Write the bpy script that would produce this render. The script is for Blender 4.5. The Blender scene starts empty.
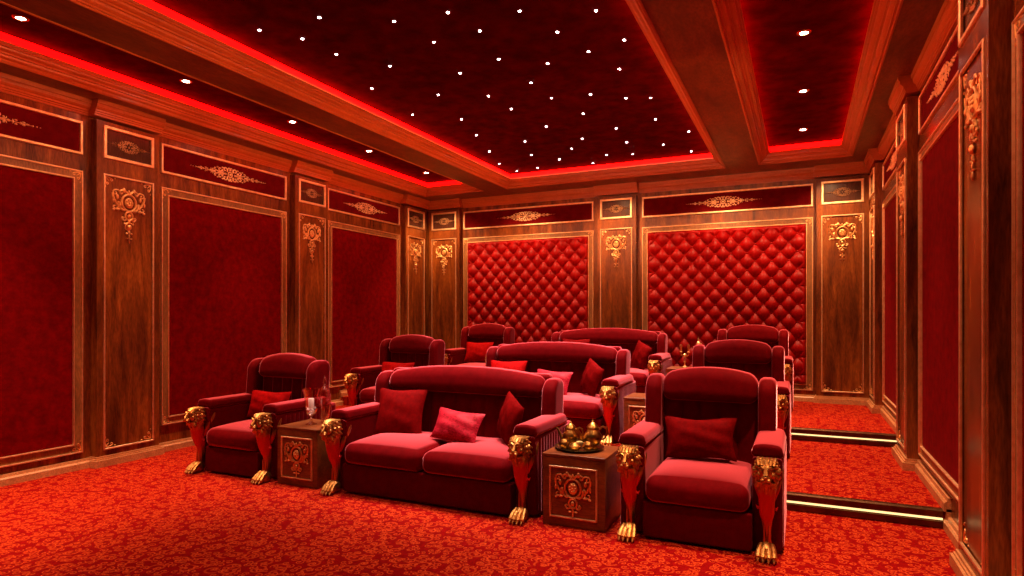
import bpy, bmesh, math, random
from mathutils import Vector
PI = math.pi
random.seed(7)
S = bpy.context.scene
COL = S.collection

# ------------------------------------------------------------------ room numbers
XL, XR, YB, YF = -6.62, 0.98, 10.30, -2.0
XC = (XL + XR) / 2
ZS, ZV = 3.75, 3.975            # soffit, velvet ceiling in the recesses
STEP1, STEP2, Z1, Z2 = 5.44, 7.80, 0.135, 0.27
PIL_C = (-1.18, 1.56, 4.305, 7.05, 9.77)
PIL_W, PIL_D = 0.68, 0.10
PAN_C = (0.19, 2.93, 5.68, 8.42)
PAN_W = 1.90

def floor_z(y):
    return 0.0 if y < STEP1 else (Z1 if y < STEP2 else Z2)

# ------------------------------------------------------------------ materials
def new_mat(name):
    m = bpy.data.materials.new(name); m.use_nodes = True
    nt = m.node_tree
    b = nt.nodes['Principled BSDF']
    return m, nt, b

def N(nt, t, **kw):
    n = nt.nodes.new(t)
    for k, v in kw.items():
        if k in n.inputs.keys(): n.inputs[k].default_value = v
        else: setattr(n, k, v)
    return n

def ramp(nt, fac, stops):
    r = nt.nodes.new('ShaderNodeValToRGB')
    e = r.color_ramp.elements
    while len(e) < len(stops): e.new(0.5)
    for i, (p, c) in enumerate(stops):
        e[i].position = p; e[i].color = (*c, 1)
    nt.links.new(fac, r.inputs[0])
    return r

def coords(nt, scale=(1, 1, 1), kind='Object'):
    tc = nt.nodes.new('ShaderNodeTexCoord')
    mp = nt.nodes.new('ShaderNodeMapping'); mp.inputs['Scale'].default_value = scale
    nt.links.new(tc.outputs[kind], mp.inputs[0])
    return mp.outputs[0]

def bump(nt, b, h, strength=0.3, dist=0.01):
    n = nt.nodes.new('ShaderNodeBump'); n.inputs['Strength'].default_value = strength; n.inputs['Distance'].default_value = dist
    nt.links.new(h, n.inputs['Height']); nt.links.new(n.outputs[0], b.inputs['Normal'])

def velvet(name, dark, light, sheen=0.9, tint=(1, .35, .4), scale=14, rough=0.75, srough=0.3, nap=None):
    m, nt, b = new_mat(name)
    no = N(nt, 'ShaderNodeTexNoise', Scale=scale, Detail=5.0, Roughness=0.65)
    nt.links.new(coords(nt), no.inputs['Vector'])
    r = ramp(nt, no.outputs[0], [(0.32, dark), (0.68, light)])
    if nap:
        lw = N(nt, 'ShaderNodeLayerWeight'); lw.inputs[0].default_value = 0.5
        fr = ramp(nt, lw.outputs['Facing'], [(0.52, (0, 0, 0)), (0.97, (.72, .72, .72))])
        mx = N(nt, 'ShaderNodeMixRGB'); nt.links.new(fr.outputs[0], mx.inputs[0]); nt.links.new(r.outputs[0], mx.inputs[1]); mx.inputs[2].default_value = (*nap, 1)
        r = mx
    nt.links.new(r.outputs[0], b.inputs['Base Color'])
    b.inputs['Roughness'].default_value = rough
    b.inputs['Specular IOR Level'].default_value = 0.03
    b.inputs['Sheen Weight'].default_value = sheen
    b.inputs['Sheen Roughness'].default_value = srough
    b.inputs['Sheen Tint'].default_value = (*tint, 1)
    n2 = N(nt, 'ShaderNodeTexNoise', Scale=160.0, Detail=2.0)
    nt.links.new(coords(nt), n2.inputs['Vector'])
    bump(nt, b, n2.outputs[0], 0.12, 0.004)
    return m

def wood(name, dark, mid, light, scale=(5, 5, 0.7), rough=0.3, spec=0.5, grain=.62):
    m, nt, b = new_mat(name)
    c = coords(nt, scale)
    no = N(nt, 'ShaderNodeTexNoise', Scale=1.6, Detail=6.0, Roughness=0.6, Distortion=0.6)
    nt.links.new(c, no.inputs['Vector'])
    r = ramp(nt, no.outputs[0], [(0.30, dark), (0.52, mid), (0.72, light)])
    g = N(nt, 'ShaderNodeTexNoise', Scale=22.0, Detail=4.0)
    nt.links.new(c, g.inputs['Vector'])
    r2 = ramp(nt, g.outputs[0], [(0.35, (grain, grain, grain)), (0.62, (1, 1, 1))])
    mx = N(nt, 'ShaderNodeMixRGB', blend_type='MULTIPLY'); mx.inputs[0].default_value = 1
    nt.links.new(r.outputs[0], mx.inputs[1]); nt.links.new(r2.outputs[0], mx.inputs[2])
    nt.links.new(mx.outputs[0], b.inputs['Base Color'])
    b.inputs['Roughness'].default_value = rough
    b.inputs['Specular IOR Level'].default_value = spec
    return m

def metal(name, c1, c2, rough=0.32, scale=30):
    m, nt, b = new_mat(name)
    no = N(nt, 'ShaderNodeTexNoise', Scale=scale, Detail=3.0)
    nt.links.new(coords(nt), no.inputs['Vector'])
    r = ramp(nt, no.outputs[0], [(0.35, c1), (0.65, c2)])
    nt.links.new(r.outputs[0], b.inputs['Base Color'])
    b.inputs['Metallic'].default_value = 1.0
    b.inputs['Roughness'].default_value = rough
    return m

def emission(name, c, s, sample=True):
    m, nt, b = new_mat(name)
    b.inputs['Base Color'].default_value = (0, 0, 0, 1)
    b.inputs['Emission Color'].default_value = (*c, 1)
    b.inputs['Emission Strength'].default_value = s
    if not sample: m.cycles.emission_sampling = 'NONE'
    return m

def carpet():
    m, nt, b = new_mat('scroll_carpet')
    c = coords(nt)
    def MA(op, a, b=None, c_=None):
        n = N(nt, 'ShaderNodeMath', operation=op)
        for k, v in enumerate((a, b, c_)):
            if v is None: continue
            if isinstance(v, (int, float)): n.inputs[k].default_value = v
            else: nt.links.new(v, n.inputs[k])
        return n.outputs[0]
    def curls(scale, off, rnd):
        mp = N(nt, 'ShaderNodeMapping'); mp.inputs['Location'].default_value = (off, off * .7, 0); nt.links.new(c, mp.inputs[0])
        fl2 = N(nt, 'ShaderNodeVectorMath', operation='MULTIPLY'); fl2.inputs[1].default_value = (1, 1, 0); nt.links.new(mp.outputs[0], fl2.inputs[0])
        vo = N(nt, 'ShaderNodeTexVoronoi', voronoi_dimensions='2D', Scale=scale, Randomness=rnd)
        nt.links.new(fl2.outputs[0], vo.inputs['Vector'])
        df = N(nt, 'ShaderNodeVectorMath', operation='SUBTRACT'); nt.links.new(fl2.outputs[0], df.inputs[0]); nt.links.new(vo.outputs['Position'], df.inputs[1])
        sx = nt.nodes.new('ShaderNodeSeparateXYZ'); nt.links.new(df.outputs[0], sx.inputs[0])
        cc = nt.nodes.new('ShaderNodeSeparateXYZ'); nt.links.new(vo.outputs['Color'], cc.inputs[0])
        ang = MA('FRACT', MA('ADD', MA('DIVIDE', MA('ARCTAN2', sx.outputs[1], sx.outputs[0]), 2 * PI), MA('ADD', cc.outputs[0], 1.0)))
        tgt = MA('MULTIPLY_ADD', ang, .30, .13)                       # the curl winds outwards
        d = MA('ABSOLUTE', MA('SUBTRACT', vo.outputs['Distance'], tgt))
        line = ramp(nt, d, [(.035, (1, 1, 1)), (.068, (0, 0, 0))])
        dot = ramp(nt, vo.outputs['Distance'], [(.075, (1, 1, 1)), (.11, (0, 0, 0))])
        l = N(nt, 'ShaderNodeMixRGB', blend_type='LIGHTEN'); l.inputs[0].default_value = 1
        nt.links.new(line.outputs[0], l.inputs[1]); nt.links.new(dot.outputs[0], l.inputs[2])
        return l.outputs[0]
    li = N(nt, 'ShaderNodeMixRGB', blend_type='LIGHTEN'); li.inputs[0].default_value = 0.6
    nt.links.new(curls(15.5, 0.0, .70), li.inputs[1]); nt.links.new(curls(7.5, 3.37, .9), li.inputs[2])
    va = N(nt, 'ShaderNodeTexNoise', Scale=30.0, Detail=4.0); nt.links.new(c, va.inputs['Vector'])
    base = ramp(nt, va.outputs[0], [(0.3, CARPET_D), (0.7, CARPET_M)])
    top = ramp(nt, va.outputs[0], [(0.3, CARPET_O1), (0.7, CARPET_O2)])
    fi = N(nt, 'ShaderNodeMixRGB'); nt.links.new(li.outputs[0], fi.inputs[0])
    nt.links.new(base.outputs[0], fi.inputs[1]); nt.links.new(top.outputs[0], fi.inputs[2])
    nt.links.new(fi.outputs[0], b.inputs['Base Color'])
    b.inputs['Roughness'].default_value = 0.95; b.inputs['Specular IOR Level'].default_value = 0.05
    fz = N(nt, 'ShaderNodeTexNoise', Scale=220.0, Detail=2.0); nt.links.new(c, fz.inputs['Vector'])
    bump(nt, b, fz.outputs[0], 0.5, 0.01)
    return m

CARPET_D, CARPET_M, CARPET_O1, CARPET_O2 = (.20, .0012, .0012), (.28, .0025, .002), (.50, .034, .007), (.66, .080, .014)
M = {}
M['carpet'] = carpet()
M['wood'] = wood('walnut_veneer', (.060, .012, .003), (.22, .050, .008), (.42, .110, .016), rough=.27)
M['wood_h'] = wood('walnut_veneer_ceiling', (.09, .020, .005), (.20, .048, .010), (.30, .076, .015), scale=(3, 1.0, 3), rough=0.38)
M['wood_trim'] = wood('polished_trim_wood', (.42, .098, .022), (.48, .115, .026), (.54, .135, .030), scale=(2, 2, 2), rough=0.33, grain=.88)
M['wood_base'] = wood('light_base_wood', (.55, .22, .08), (.68, .30, .115), (.78, .37, .15), scale=(4, 4, 4), rough=0.4)
M['wood_band'] = wood('frame_band_wood', (.20, .075, .024), (.32, .12, .036), (.42, .17, .05), scale=(4, 4, 1), rough=0.38)
M['wood_dark'] = wood('dark_frieze_wood', (.035, .012, .008), (.07, .022, .012), (.10, .030, .015), rough=0.22)
M['wood_table'] = wood('side_table_wood', (.11, .024, .005), (.23, .055, .010), (.34, .085, .016), scale=(1.2, 6, 6), rough=0.33)
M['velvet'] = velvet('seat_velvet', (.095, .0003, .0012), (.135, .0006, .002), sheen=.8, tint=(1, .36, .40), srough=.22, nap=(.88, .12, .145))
M['velvet_dark'] = velvet('skirt_velvet', (.07, .0004, .0015), (.10, .0007, .002), sheen=0.15, tint=(1, .10, .12))
M['pillow_dark'] = velvet('pillow_velvet_dark', (.10, .0003, .0006), (.17, .0006, .0008), sheen=0.0, tint=(1, .1, .1), scale=26)
M['pillow_red'] = velvet('pillow_velvet_red', (.22, .0006, .0008), (.36, .0015, .0015), sheen=0.05, tint=(1, .1, .1), scale=24)
M['damask'] = velvet('damask_wall_cloth', (.095, .0004, .0012), (.20, .0010, .0018), sheen=0.05, tint=(1, .05, .05), scale=11)
M['frieze_cloth'] = velvet('frieze_cloth', (.085, .001, .002), (.13, .002, .003), sheen=0.1, tint=(1, .05, .05), scale=9)
M['ceil'] = velvet('ceiling_velvet', (.045, .0005, .001), (.11, .001, .0016), sheen=0.0, scale=5, rough=0.9)
M['gold'] = metal('antique_gold', (.74, .38, .13), (.95, .55, .22), 0.42, 40)
M['gilt'] = metal('lion_gilt', (.40, .17, .042), (.68, .33, .09), 0.44, 45)
M['gold_line'] = metal('gilt_moulding', (.84, .50, .25), (1.0, .68, .37), 0.48, 20)
M['brass'] = metal('dark_brass', (.28, .13, .028), (.60, .32, .075), 0.28, 25)
M['bronze'] = metal('bronze_relief', (.40, .20, .09), (.60, .32, .14), 0.45, 40)
M['tray'] = metal('tray_bronze', (.10, .06, .018), (.20, .12, .035), 0.3, 14)
M['black'] = metal('dark_bronze_nosing', (.09, .045, .022), (.14, .07, .035), 0.38, 14)
M['led'] = emission('red_led', (1.0, .0006, .0006), 9.0)
M['step_led'] = emission('warm_step_led', (1.0, .60, .24), 2.0)
M['star'] = emission('star_glow', (1.0, .88, .85), 30.0, sample=False)
M['lens'] = emission('downlight_glow', (1.0, .93, .88), 40.0, sample=False)

def tufted_leather():
    m, nt, b = new_mat('tufted_red_leather')
    no = N(nt, 'ShaderNodeTexNoise', Scale=9.0, Detail=4.0); nt.links.new(coords(nt), no.inputs['Vector'])
    r = ramp(nt, no.outputs[0], [(0.3, (.22, .0006, .0008)), (0.7, (.33, .0015, .0015))])
    nt.links.new(r.outputs[0], b.inputs['Base Color'])
    b.inputs['Roughness'].default_value = 0.45; b.inputs['Specular IOR Level'].default_value = 0.16
    return m
M['leather'] = tufted_leather()

def satin():
    m, nt, b = new_mat('crimson_brocade')
    wv = N(nt, 'ShaderNodeTexNoise', Scale=38.0, Detail=4.0, Distortion=1.2); nt.links.new(coords(nt, (1, 1, 2.2)), wv.inputs['Vector'])
    r = ramp(nt, wv.outputs[0], [(0.38, (.22, .0005, .005)), (0.62, (.46, .007, .026))])
    nt.links.new(r.outputs[0], b.inputs['Base Color'])
    b.inputs['Roughness'].default_value = 0.6; b.inputs['Specular IOR Level'].default_value = 0.15; b.inputs['Sheen Weight'].default_value = 0.0
    b.inputs['Sheen Tint'].default_value = (1, .3, .4, 1)
    return m
M['brocade'] = satin()

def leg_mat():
    # gilded, with the red carpet reflection painted on the chest and knee
    m, nt, b = new_mat('gilt_with_red_reflection')
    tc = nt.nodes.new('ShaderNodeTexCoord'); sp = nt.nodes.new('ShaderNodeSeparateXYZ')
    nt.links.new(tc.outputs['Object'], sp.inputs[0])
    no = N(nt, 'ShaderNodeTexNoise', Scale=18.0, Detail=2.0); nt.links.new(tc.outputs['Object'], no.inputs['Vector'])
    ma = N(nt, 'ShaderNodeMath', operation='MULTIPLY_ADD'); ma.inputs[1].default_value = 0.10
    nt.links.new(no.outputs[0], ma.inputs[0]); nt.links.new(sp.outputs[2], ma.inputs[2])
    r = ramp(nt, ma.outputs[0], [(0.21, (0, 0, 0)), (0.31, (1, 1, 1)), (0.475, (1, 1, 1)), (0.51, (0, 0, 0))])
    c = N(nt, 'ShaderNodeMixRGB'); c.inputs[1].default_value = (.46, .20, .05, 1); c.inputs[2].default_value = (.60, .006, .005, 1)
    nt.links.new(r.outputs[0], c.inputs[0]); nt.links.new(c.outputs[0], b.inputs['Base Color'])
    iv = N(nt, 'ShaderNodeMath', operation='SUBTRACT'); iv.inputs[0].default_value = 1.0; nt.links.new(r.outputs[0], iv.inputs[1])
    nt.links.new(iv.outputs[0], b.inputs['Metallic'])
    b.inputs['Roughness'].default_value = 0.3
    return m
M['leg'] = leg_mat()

def glass(name, col, rough=0.02):
    m = bpy.data.materials.new(name); m.use_nodes = True; nt = m.node_tree; nt.nodes.clear()
    o = nt.nodes.new('ShaderNodeOutputMaterial')
    tr = N(nt, 'ShaderNodeBsdfTransparent'); tr.inputs[0].default_value = (*col, 1)
    gl = N(nt, 'ShaderNodeBsdfGlossy'); gl.inputs['Color'].default_value = (1, .9, .88, 1); gl.inputs['Roughness'].default_value = rough
    lw = N(nt, 'ShaderNodeLayerWeight'); lw.inputs[0].default_value = 0.45
    cl = ramp(nt, lw.outputs['Facing'], [(0.0, (.10, .10, .10)), (1.0, (.75, .75, .75))])
    mx = nt.nodes.new('ShaderNodeMixShader'); nt.links.new(cl.outputs[0], mx.inputs[0])
    nt.links.new(tr.outputs[0], mx.inputs[1]); nt.links.new(gl.outputs[0], mx.inputs[2]); nt.links.new(mx.outputs[0], o.inputs[0])
    return m
M['glass'] = glass('clear_rosy_glass', (1, .90, .87))
M['glass_red'] = glass('cut_pink_glass', (1, .78, .74), 0.10)
def plain(name, c1, c2, rough=0.6, scale=20):
    m, nt, b = new_mat(name)
    no = N(nt, 'ShaderNodeTexNoise', Scale=scale); nt.links.new(coords(nt), no.inputs['Vector'])
    r = ramp(nt, no.outputs[0], [(0.35, c1), (0.65, c2)]); nt.links.new(r.outputs[0], b.inputs['Base Color'])
    b.inputs['Roughness'].default_value = rough
    return m
M['wax'] = plain('white_wax', (.85, .80, .74), (.92, .88, .82))
M['pebble'] = plain('white_pebbles', (.75, .70, .68), (.92, .88, .86), 0.4, 60)

# ------------------------------------------------------------------ mesh builder
class MB:
    def __init__(s): s.v = []; s.f = []
    def add(s, vs, fs, fn=None):
        o = len(s.v)
        s.v += [tuple(fn(*p)) if fn else tuple(p) for p in vs]
        s.f += [tuple(i + o for i in f) for f in fs]
        return s
    def box(s, x0, x1, y0, y1, z0, z1):
        vs = [(x, y, z) for x in (x0, x1) for y in (y0, y1) for z in (z0, z1)]
        return s.add(vs, [(0, 1, 3, 2), (4, 6, 7, 5), (0, 4, 5, 1), (2, 3, 7, 6), (0, 2, 6, 4), (1, 5, 7, 3)])
    def rbox(s, c, h, r, n=(1, 1, 1), arc=3, fn=None):
        """box with rounded edges: centre c, half sizes h, radius r; n extra cuts per axis; fn deforms"""
        ax = []
        for k in range(3):
            rr = min(r, h[k] * 0.98)
            t = [rr * math.tan(PI / 4 * i / arc) for i in range(arc + 1)]
            lo = [-h[k] + rr - x for x in reversed(t)]
            inner = [-h[k] + rr + (2 * h[k] - 2 * rr) * i / n[k] for i in range(1, n[k])]
            hi = [h[k] - rr + x for x in t]
            ax.append(lo + inner + hi)
        idx = {}; vs = []; fs = []
        def vid(i, j, k):
            key = (i, j, k)
            if key in idx: return idx[key]
            p = [ax[0][i], ax[1][j], ax[2][k]]
            q = [max(-(h[m] - min(r, h[m] * .98)), min(h[m] - min(r, h[m] * .98), p[m])) for m in range(3)]
            d = [p[m] - q[m] for m in range(3)]
            L = math.sqrt(sum(x * x for x in d))
            if L > 1e-9:
                mx = max(abs(x) for x in d)
                p = [q[m] + d[m] / L * r if L > 0 else p[m] for m in range(3)]
            p = [p[m] + c[m] for m in range(3)]
            if fn: p = fn(*p)
            idx[key] = len(vs); vs.append(tuple(p)); return idx[key]
        nx, ny, nz = len(ax[0]) - 1, len(ax[1]) - 1, len(ax[2]) - 1
        for i in range(nx):
            for j in range(ny):
                fs.append((vid(i, j, 0), vid(i, j + 1, 0), vid(i + 1, j + 1, 0), vid(i + 1, j, 0)))
                fs.append((vid(i, j, nz), vid(i + 1, j, nz), vid(i + 1, j + 1, nz), vid(i, j + 1, nz)))
        for i in range(nx):
            for k in range(nz):
                fs.append((vid(i, 0, k), vid(i + 1, 0, k), vid(i + 1, 0, k + 1), vid(i, 0, k + 1)))
                fs.append((vid(i, ny, k), vid(i, ny, k + 1), vid(i + 1, ny, k + 1), vid(i + 1, ny, k)))
        for j in range(ny):
            for k in range(nz):
                fs.append((vid(0, j, k), vid(0, j, k + 1), vid(0, j + 1, k + 1), vid(0, j + 1, k)))
                fs.append((vid(nx, j, k), vid(nx, j + 1, k), vid(nx, j + 1, k + 1), vid(nx, j, k + 1)))
        return s.add(vs, fs)
    def slab(s, prof, T, r, center=0.0, axis='x', seg=4, fn=None):
        """rounded slab: closed 2D profile (ccw), thickness T along axis, edge radius r"""
        n = len(prof); nor = []
        for i in range(n):
            a, b = Vector(prof[i - 1]), Vector(prof[(i + 1) % n]); t = (b - a).normalized(); nor.append(Vector((t.y, -t.x)))
        rings = []
        for i in range(seg + 1):
            a = PI / 2 * i / seg; rings.append((-T / 2 + r - r * math.cos(PI / 2 - a + 0) if False else -T / 2 + r * (1 - math.sin(a)), r * (1 - math.cos(a))))
        rings = list(reversed(rings))   # from cap (inset r) ... keep order
        ring = [(-T / 2 + r * (1 - math.cos(PI / 2 * i / seg)), r * (1 - math.sin(PI / 2 * i / seg))) for i in range(seg + 1)]
        ring = [(-T / 2, r * 1.5)] + ring
        ring = ring + [(-t, d) for t, d in reversed(ring)]
        vs = []
        def put(u, w, t):
            if axis == 'x': return (center + t, u, w)
            return (u, center + t, w)
        for t, d in ring:
            for p, m in zip(prof, nor):
                vs.append(put(p[0] - m.x * d, p[1] - m.y * d, t))
        fs = []
        R = len(ring)
        for k in range(R - 1):
            for i in range(n):
                j = (i + 1) % n
                fs.append((k * n + i, k * n + j, (k + 1) * n + j, (k + 1) * n + i))
        fs.append(tuple(range(n - 1, -1, -1))); fs.append(tuple((R - 1) * n + i for i in range(n)))
        return s.add(vs, fs, fn)
    def prism(s, prof, a0, a1, axis='y', fn=None):
        """extrude closed profile; axis y: (x,z) profile, axis x: (y,z) profile"""
        n = len(prof)
        put = (lambda p, a: (p[0], a, p[1])) if axis == 'y' else (lambda p, a: (a, p[0], p[1]))
        vs = [put(p, a0) for p in prof] + [put(p, a1) for p in prof]
        fs = [(i, (i + 1) % n, n + (i + 1) % n, n + i) for i in range(n)] + [tuple(range(n))[::-1], tuple(range(n, 2 * n))]
        return s.add(vs, fs, fn)
    def ell(s, c, r, nu=10, nv=7, fn=None):
        vs = [(c[0], c[1], c[2] + r[2])]
        for j in range(1, nv):
            p = PI * j / nv
            for i in range(nu):
                a = 2 * PI * i / nu
                vs.append((c[0] + r[0] * math.sin(p) * math.cos(a), c[1] + r[1] * math.sin(p) * math.sin(a), c[2] + r[2] * math.cos(p)))
        vs.append((c[0], c[1], c[2] - r[2])); L = len(vs) - 1
        fs = [(0, 1 + i, 1 + (i + 1) % nu) for i in range(nu)]
        for j in range(nv - 2):
            for i in range(nu):
                a = 1 + j * nu + i; b = 1 + j * nu + (i + 1) % nu
                fs.append((a, a + nu, b + nu, b))
        fs += [(L, 1 + (nv - 2) * nu + (i + 1) % nu, 1 + (nv - 2) * nu + i) for i in range(nu)]
        return s.add(vs, fs, fn)
    def loft(s, rings, caps=True):
        n = len(rings[0]); vs = [p for r in rings for p in r]; fs = []
        for k in range(len(rings) - 1):
            for i in range(n):
                j = (i + 1) % n
                fs.append((k * n + i, k * n + j, (k + 1) * n + j, (k + 1) * n + i))
        if caps: fs += [tuple(range(n))[::-1], tuple((len(rings) - 1) * n + i for i in range(n))]
        return s.add(vs, fs)
    def lathe(s, prof, c=(0, 0, 0), n=20, flute=0, fd=0.0):
        rings = []
        for r, z in prof:
            rings.append([(c[0] + r * (1 + (fd * abs(math.cos(flute * i * PI / n)) if flute else 0)) * math.cos(2 * PI * i / n),
                           c[1] + r * (1 + (fd * abs(math.cos(flute * i * PI / n)) if flute else 0)) * math.sin(2 * PI * i / n), c[2] + z) for i in range(n)])
        return s.loft(rings)
    def tube(s, pts, rad, n=8):
        P = [Vector(p) for p in pts]; m = len(P)
        R = rad if isinstance(rad, (list, tuple)) else [rad] * m
        t0 = (P[1] - P[0]).normalized()
        up = Vector((0, 0, 1)) if abs(t0.z) < .9 else Vector((1, 0, 0))
        nrm = (up - t0 * up.dot(t0)).normalized(); rings = []
        for i in range(m):
            t = (P[min(i + 1, m - 1)] - P[max(i - 1, 0)]).normalized()
            nrm = (nrm - t * nrm.dot(t)).normalized(); bi = t.cross(nrm)
            rings.append([tuple(P[i] + (nrm * math.cos(2 * PI * k / n) + bi * math.sin(2 * PI * k / n)) * R[i]) for k in range(n)])
        return s.loft(rings)
    def rel(s, path, rad, depth=1.0, n=4):
        """half-round relief strip in the XZ plane standing out towards -Y"""
        m = len(path); vs = []; fs = []
        for i in range(m):
            a, b = path[max(i - 1, 0)], path[min(i + 1, m - 1)]
            tx, tz = b[0] - a[0], b[1] - a[1]; L = math.hypot(tx, tz) or 1; nx, nz = -tz / L, tx / L
            r = rad[i] if isinstance(rad, (list, tuple)) else rad
            for k in range(n + 1):
                q = PI * k / n
                vs.append((path[i][0] + nx * r * math.cos(q), -r * depth * math.sin(q), path[i][1] + nz * r * math.cos(q)))
        for i in range(m - 1):
            for k in range(n):
                a = i * (n + 1) + k; fs.append((a, a + 1, a + n + 2, a + n + 1))
        fs += [tuple(range(n + 1))[::-1], tuple((m - 1) * (n + 1) + k for k in range(n + 1))]
        return s.add(vs, fs)
    def ring(s, x0, x1, z0, z1, prof):
        """mitred rectangular frame in the XZ plane: prof = closed list of (inset, out towards -Y)"""
        n = len(prof); vs = []
        for cx, cz, sx, sz in ((x0, z0, 1, 1), (x1, z0, -1, 1), (x1, z1, -1, -1), (x0, z1, 1, -1)):
            vs += [(cx + sx * d, -o, cz + sz * d) for d, o in prof]
        fs = []
        for k in range(4):
            for i in range(n):
                a, b = k * n + i, k * n + (i + 1) % n; c, d = ((k + 1) % 4) * n + (i + 1) % n, ((k + 1) % 4) * n + i
                fs.append((a, b, c, d))
        return s.add(vs, fs)
    def ring_h(s, x0, x1, y0, y1, prof):
        """the same in the XY plane for the ceiling: prof = closed list of (inset, z)"""
        n = len(prof); vs = []
        for cx, cy, sx, sy in ((x0, y0, 1, 1), (x1, y0, -1, 1), (x1, y1, -1, -1), (x0, y1, 1, -1)):
            vs += [(cx + sx * d, cy + sy * d, z) for d, z in prof]
        fs = []
        for k in range(4):
            for i in range(n):
                a, b = k * n + i, k * n + (i + 1) % n; c, d = ((k + 1) % 4) * n + (i + 1) % n, ((k + 1) % 4) * n + i
                fs.append((a, b, c, d))
        return s.add(vs, fs)
    def grid(s, nx, nz, fn):
        vs = [fn(i / nx, j / nz) for j in range(nz + 1) for i in range(nx + 1)]
        fs = [(j * (nx + 1) + i, j * (nx + 1) + i + 1, (j + 1) * (nx + 1) + i + 1, (j + 1) * (nx + 1) + i) for j in range(nz) for i in range(nx)]
        return s.add(vs, fs)
    def mesh(s, name, mat, smooth=True, angle=40):
        me = bpy.data.meshes.new(name); me.from_pydata(s.v, [], s.f); me.update()
        bm = bmesh.new(); bm.from_mesh(me); bmesh.ops.recalc_face_normals(bm, faces=bm.faces); bm.to_mesh(me); bm.free()
        me.materials.append(mat)
        if smooth:
            me.polygons.foreach_set('use_smooth', [True] * len(me.polygons))
            me.set_sharp_from_angle(angle=math.radians(angle))
        return me

def obj(name, mesh, parent=None, loc=(0, 0, 0), rot=0.0):
    o = bpy.data.objects.new(name, mesh); COL.objects.link(o)
    o.location = loc; o.rotation_euler = (0, 0, rot)
    if parent: o.parent = parent
    return o
def part(name, mb, mat, parent=None, smooth=True, loc=(0, 0, 0), rot=0.0, angle=40):
    return obj(name, mb.mesh(name, M[mat], smooth, angle), parent, loc, rot)
def tag(o, label, cat, group=None, kind=None):
    o['label'] = label; o['category'] = cat
    if group: o['group'] = group
    if kind: o['kind'] = kind
    return o
def thing(name, label, cat, loc=(0, 0, 0), rot=0.0, group=None):
    return tag(obj(name, None, None, loc, rot), label, cat, group)
def struct(name, mb, mat, smooth=False):
    o = part(name, mb, mat, None, smooth); o['kind'] = 'structure'; return o
def dup(root, loc, rot, label=None, group=None):
    r = root.copy(); COL.objects.link(r); r.location = loc; r.rotation_euler = (0, 0, rot)
    if label: r['label'] = label
    if group: r['group'] = group
    for ch in list(root.children):
        c = ch.copy(); COL.objects.link(c); c.parent = r
        for g in list(ch.children):
            d = g.copy(); COL.objects.link(d); d.parent = c
    return r

# ------------------------------------------------------------------ setting: floor, walls, ceiling
fl = MB()
fl.prism([(YF, -.1), (YB + .1, -.1), (YB + .1, Z2), (STEP2, Z2), (STEP2, Z1), (STEP1, Z1), (STEP1, 0), (YF, 0)], XL - .1, XR + .1, 'x')
struct('floor', fl, 'carpet')
struct('wall_left', MB().box(XL - .12, XL, YF, YB, -.1, ZV + .1), 'wood')
struct('wall_right', MB().box(XR, XR + .12, YF, YB, -.1, ZV + .1), 'wood')
struct('wall_back', MB().box(XL - .12, XR + .12, YB, YB + .12, -.1, ZV + .1), 'wood')
struct('wall_front', MB().box(XL - .12, XR + .12, YF - .12, YF, -.1, ZV + .1), 'wood')
struct('ceiling', MB().box(XL - .12, XR + .12, YF - .12, YB + .12, ZV, ZV + .1), 'ceil')
# wooden soffit with three recesses
TRAYS = {'left': (-6.28, -5.08), 'centre': (-4.62, -1.02), 'right': (-.56, .64)}
TY0, TY1 = 0.6, 9.72
sf = MB()
xs = [XL, -6.28, -5.08, -4.62, -1.02, -.56, .64, XR]
for i in (0, 2, 4, 6): sf.box(xs[i], xs[i + 1], YF, YB, ZS, ZV)
for i in (1, 3, 5):
    sf.box(xs[i], xs[i + 1], YF, TY0, ZS, ZV); sf.box(xs[i], xs[i + 1], TY1, YB, ZS, ZV)
struct('trim_1', sf, 'wood_h')
TRAY_PROF = [(-.006, 3.752), (-.006, 3.744), (.010, 3.741), (.014, 3.746), (.014, 3.758), (.032, 3.754), (.032, 3.768), (.044, 3.772), (.060, 3.782), (.064, 3.800),
             (.082, 3.802), (.082, 3.816), (.098, 3.820), (.116, 3.830), (.120, 3.846), (.136, 3.848), (.136, 3.860), (.150, 3.862), (.154, 3.872), (.150, 3.884), (.06, 3.886), (.02, 3.886), (-.002, 3.80)]
for k, (nm, (x0, x1)) in enumerate(TRAYS.items()):
    struct('trim_%d' % (k + 2), MB().ring_h(x0, x1, TY0, TY1, TRAY_PROF), 'wood_trim')
    led = part('led_strip', MB().ring_h(x0, x1, TY0, TY1, [(.100, 3.886), (.108, 3.886), (.108, 3.964), (.100, 3.964)]), 'led', None, False)
    tag(led, {'left': 'glowing red light strip around the narrow ceiling recess beside left wall',
              'centre': 'glowing red light strip around the wide starry centre ceiling recess',
              'right': 'glowing red light strip around the narrow ceiling recess beside right wall'}[nm], 'light strip')
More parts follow.
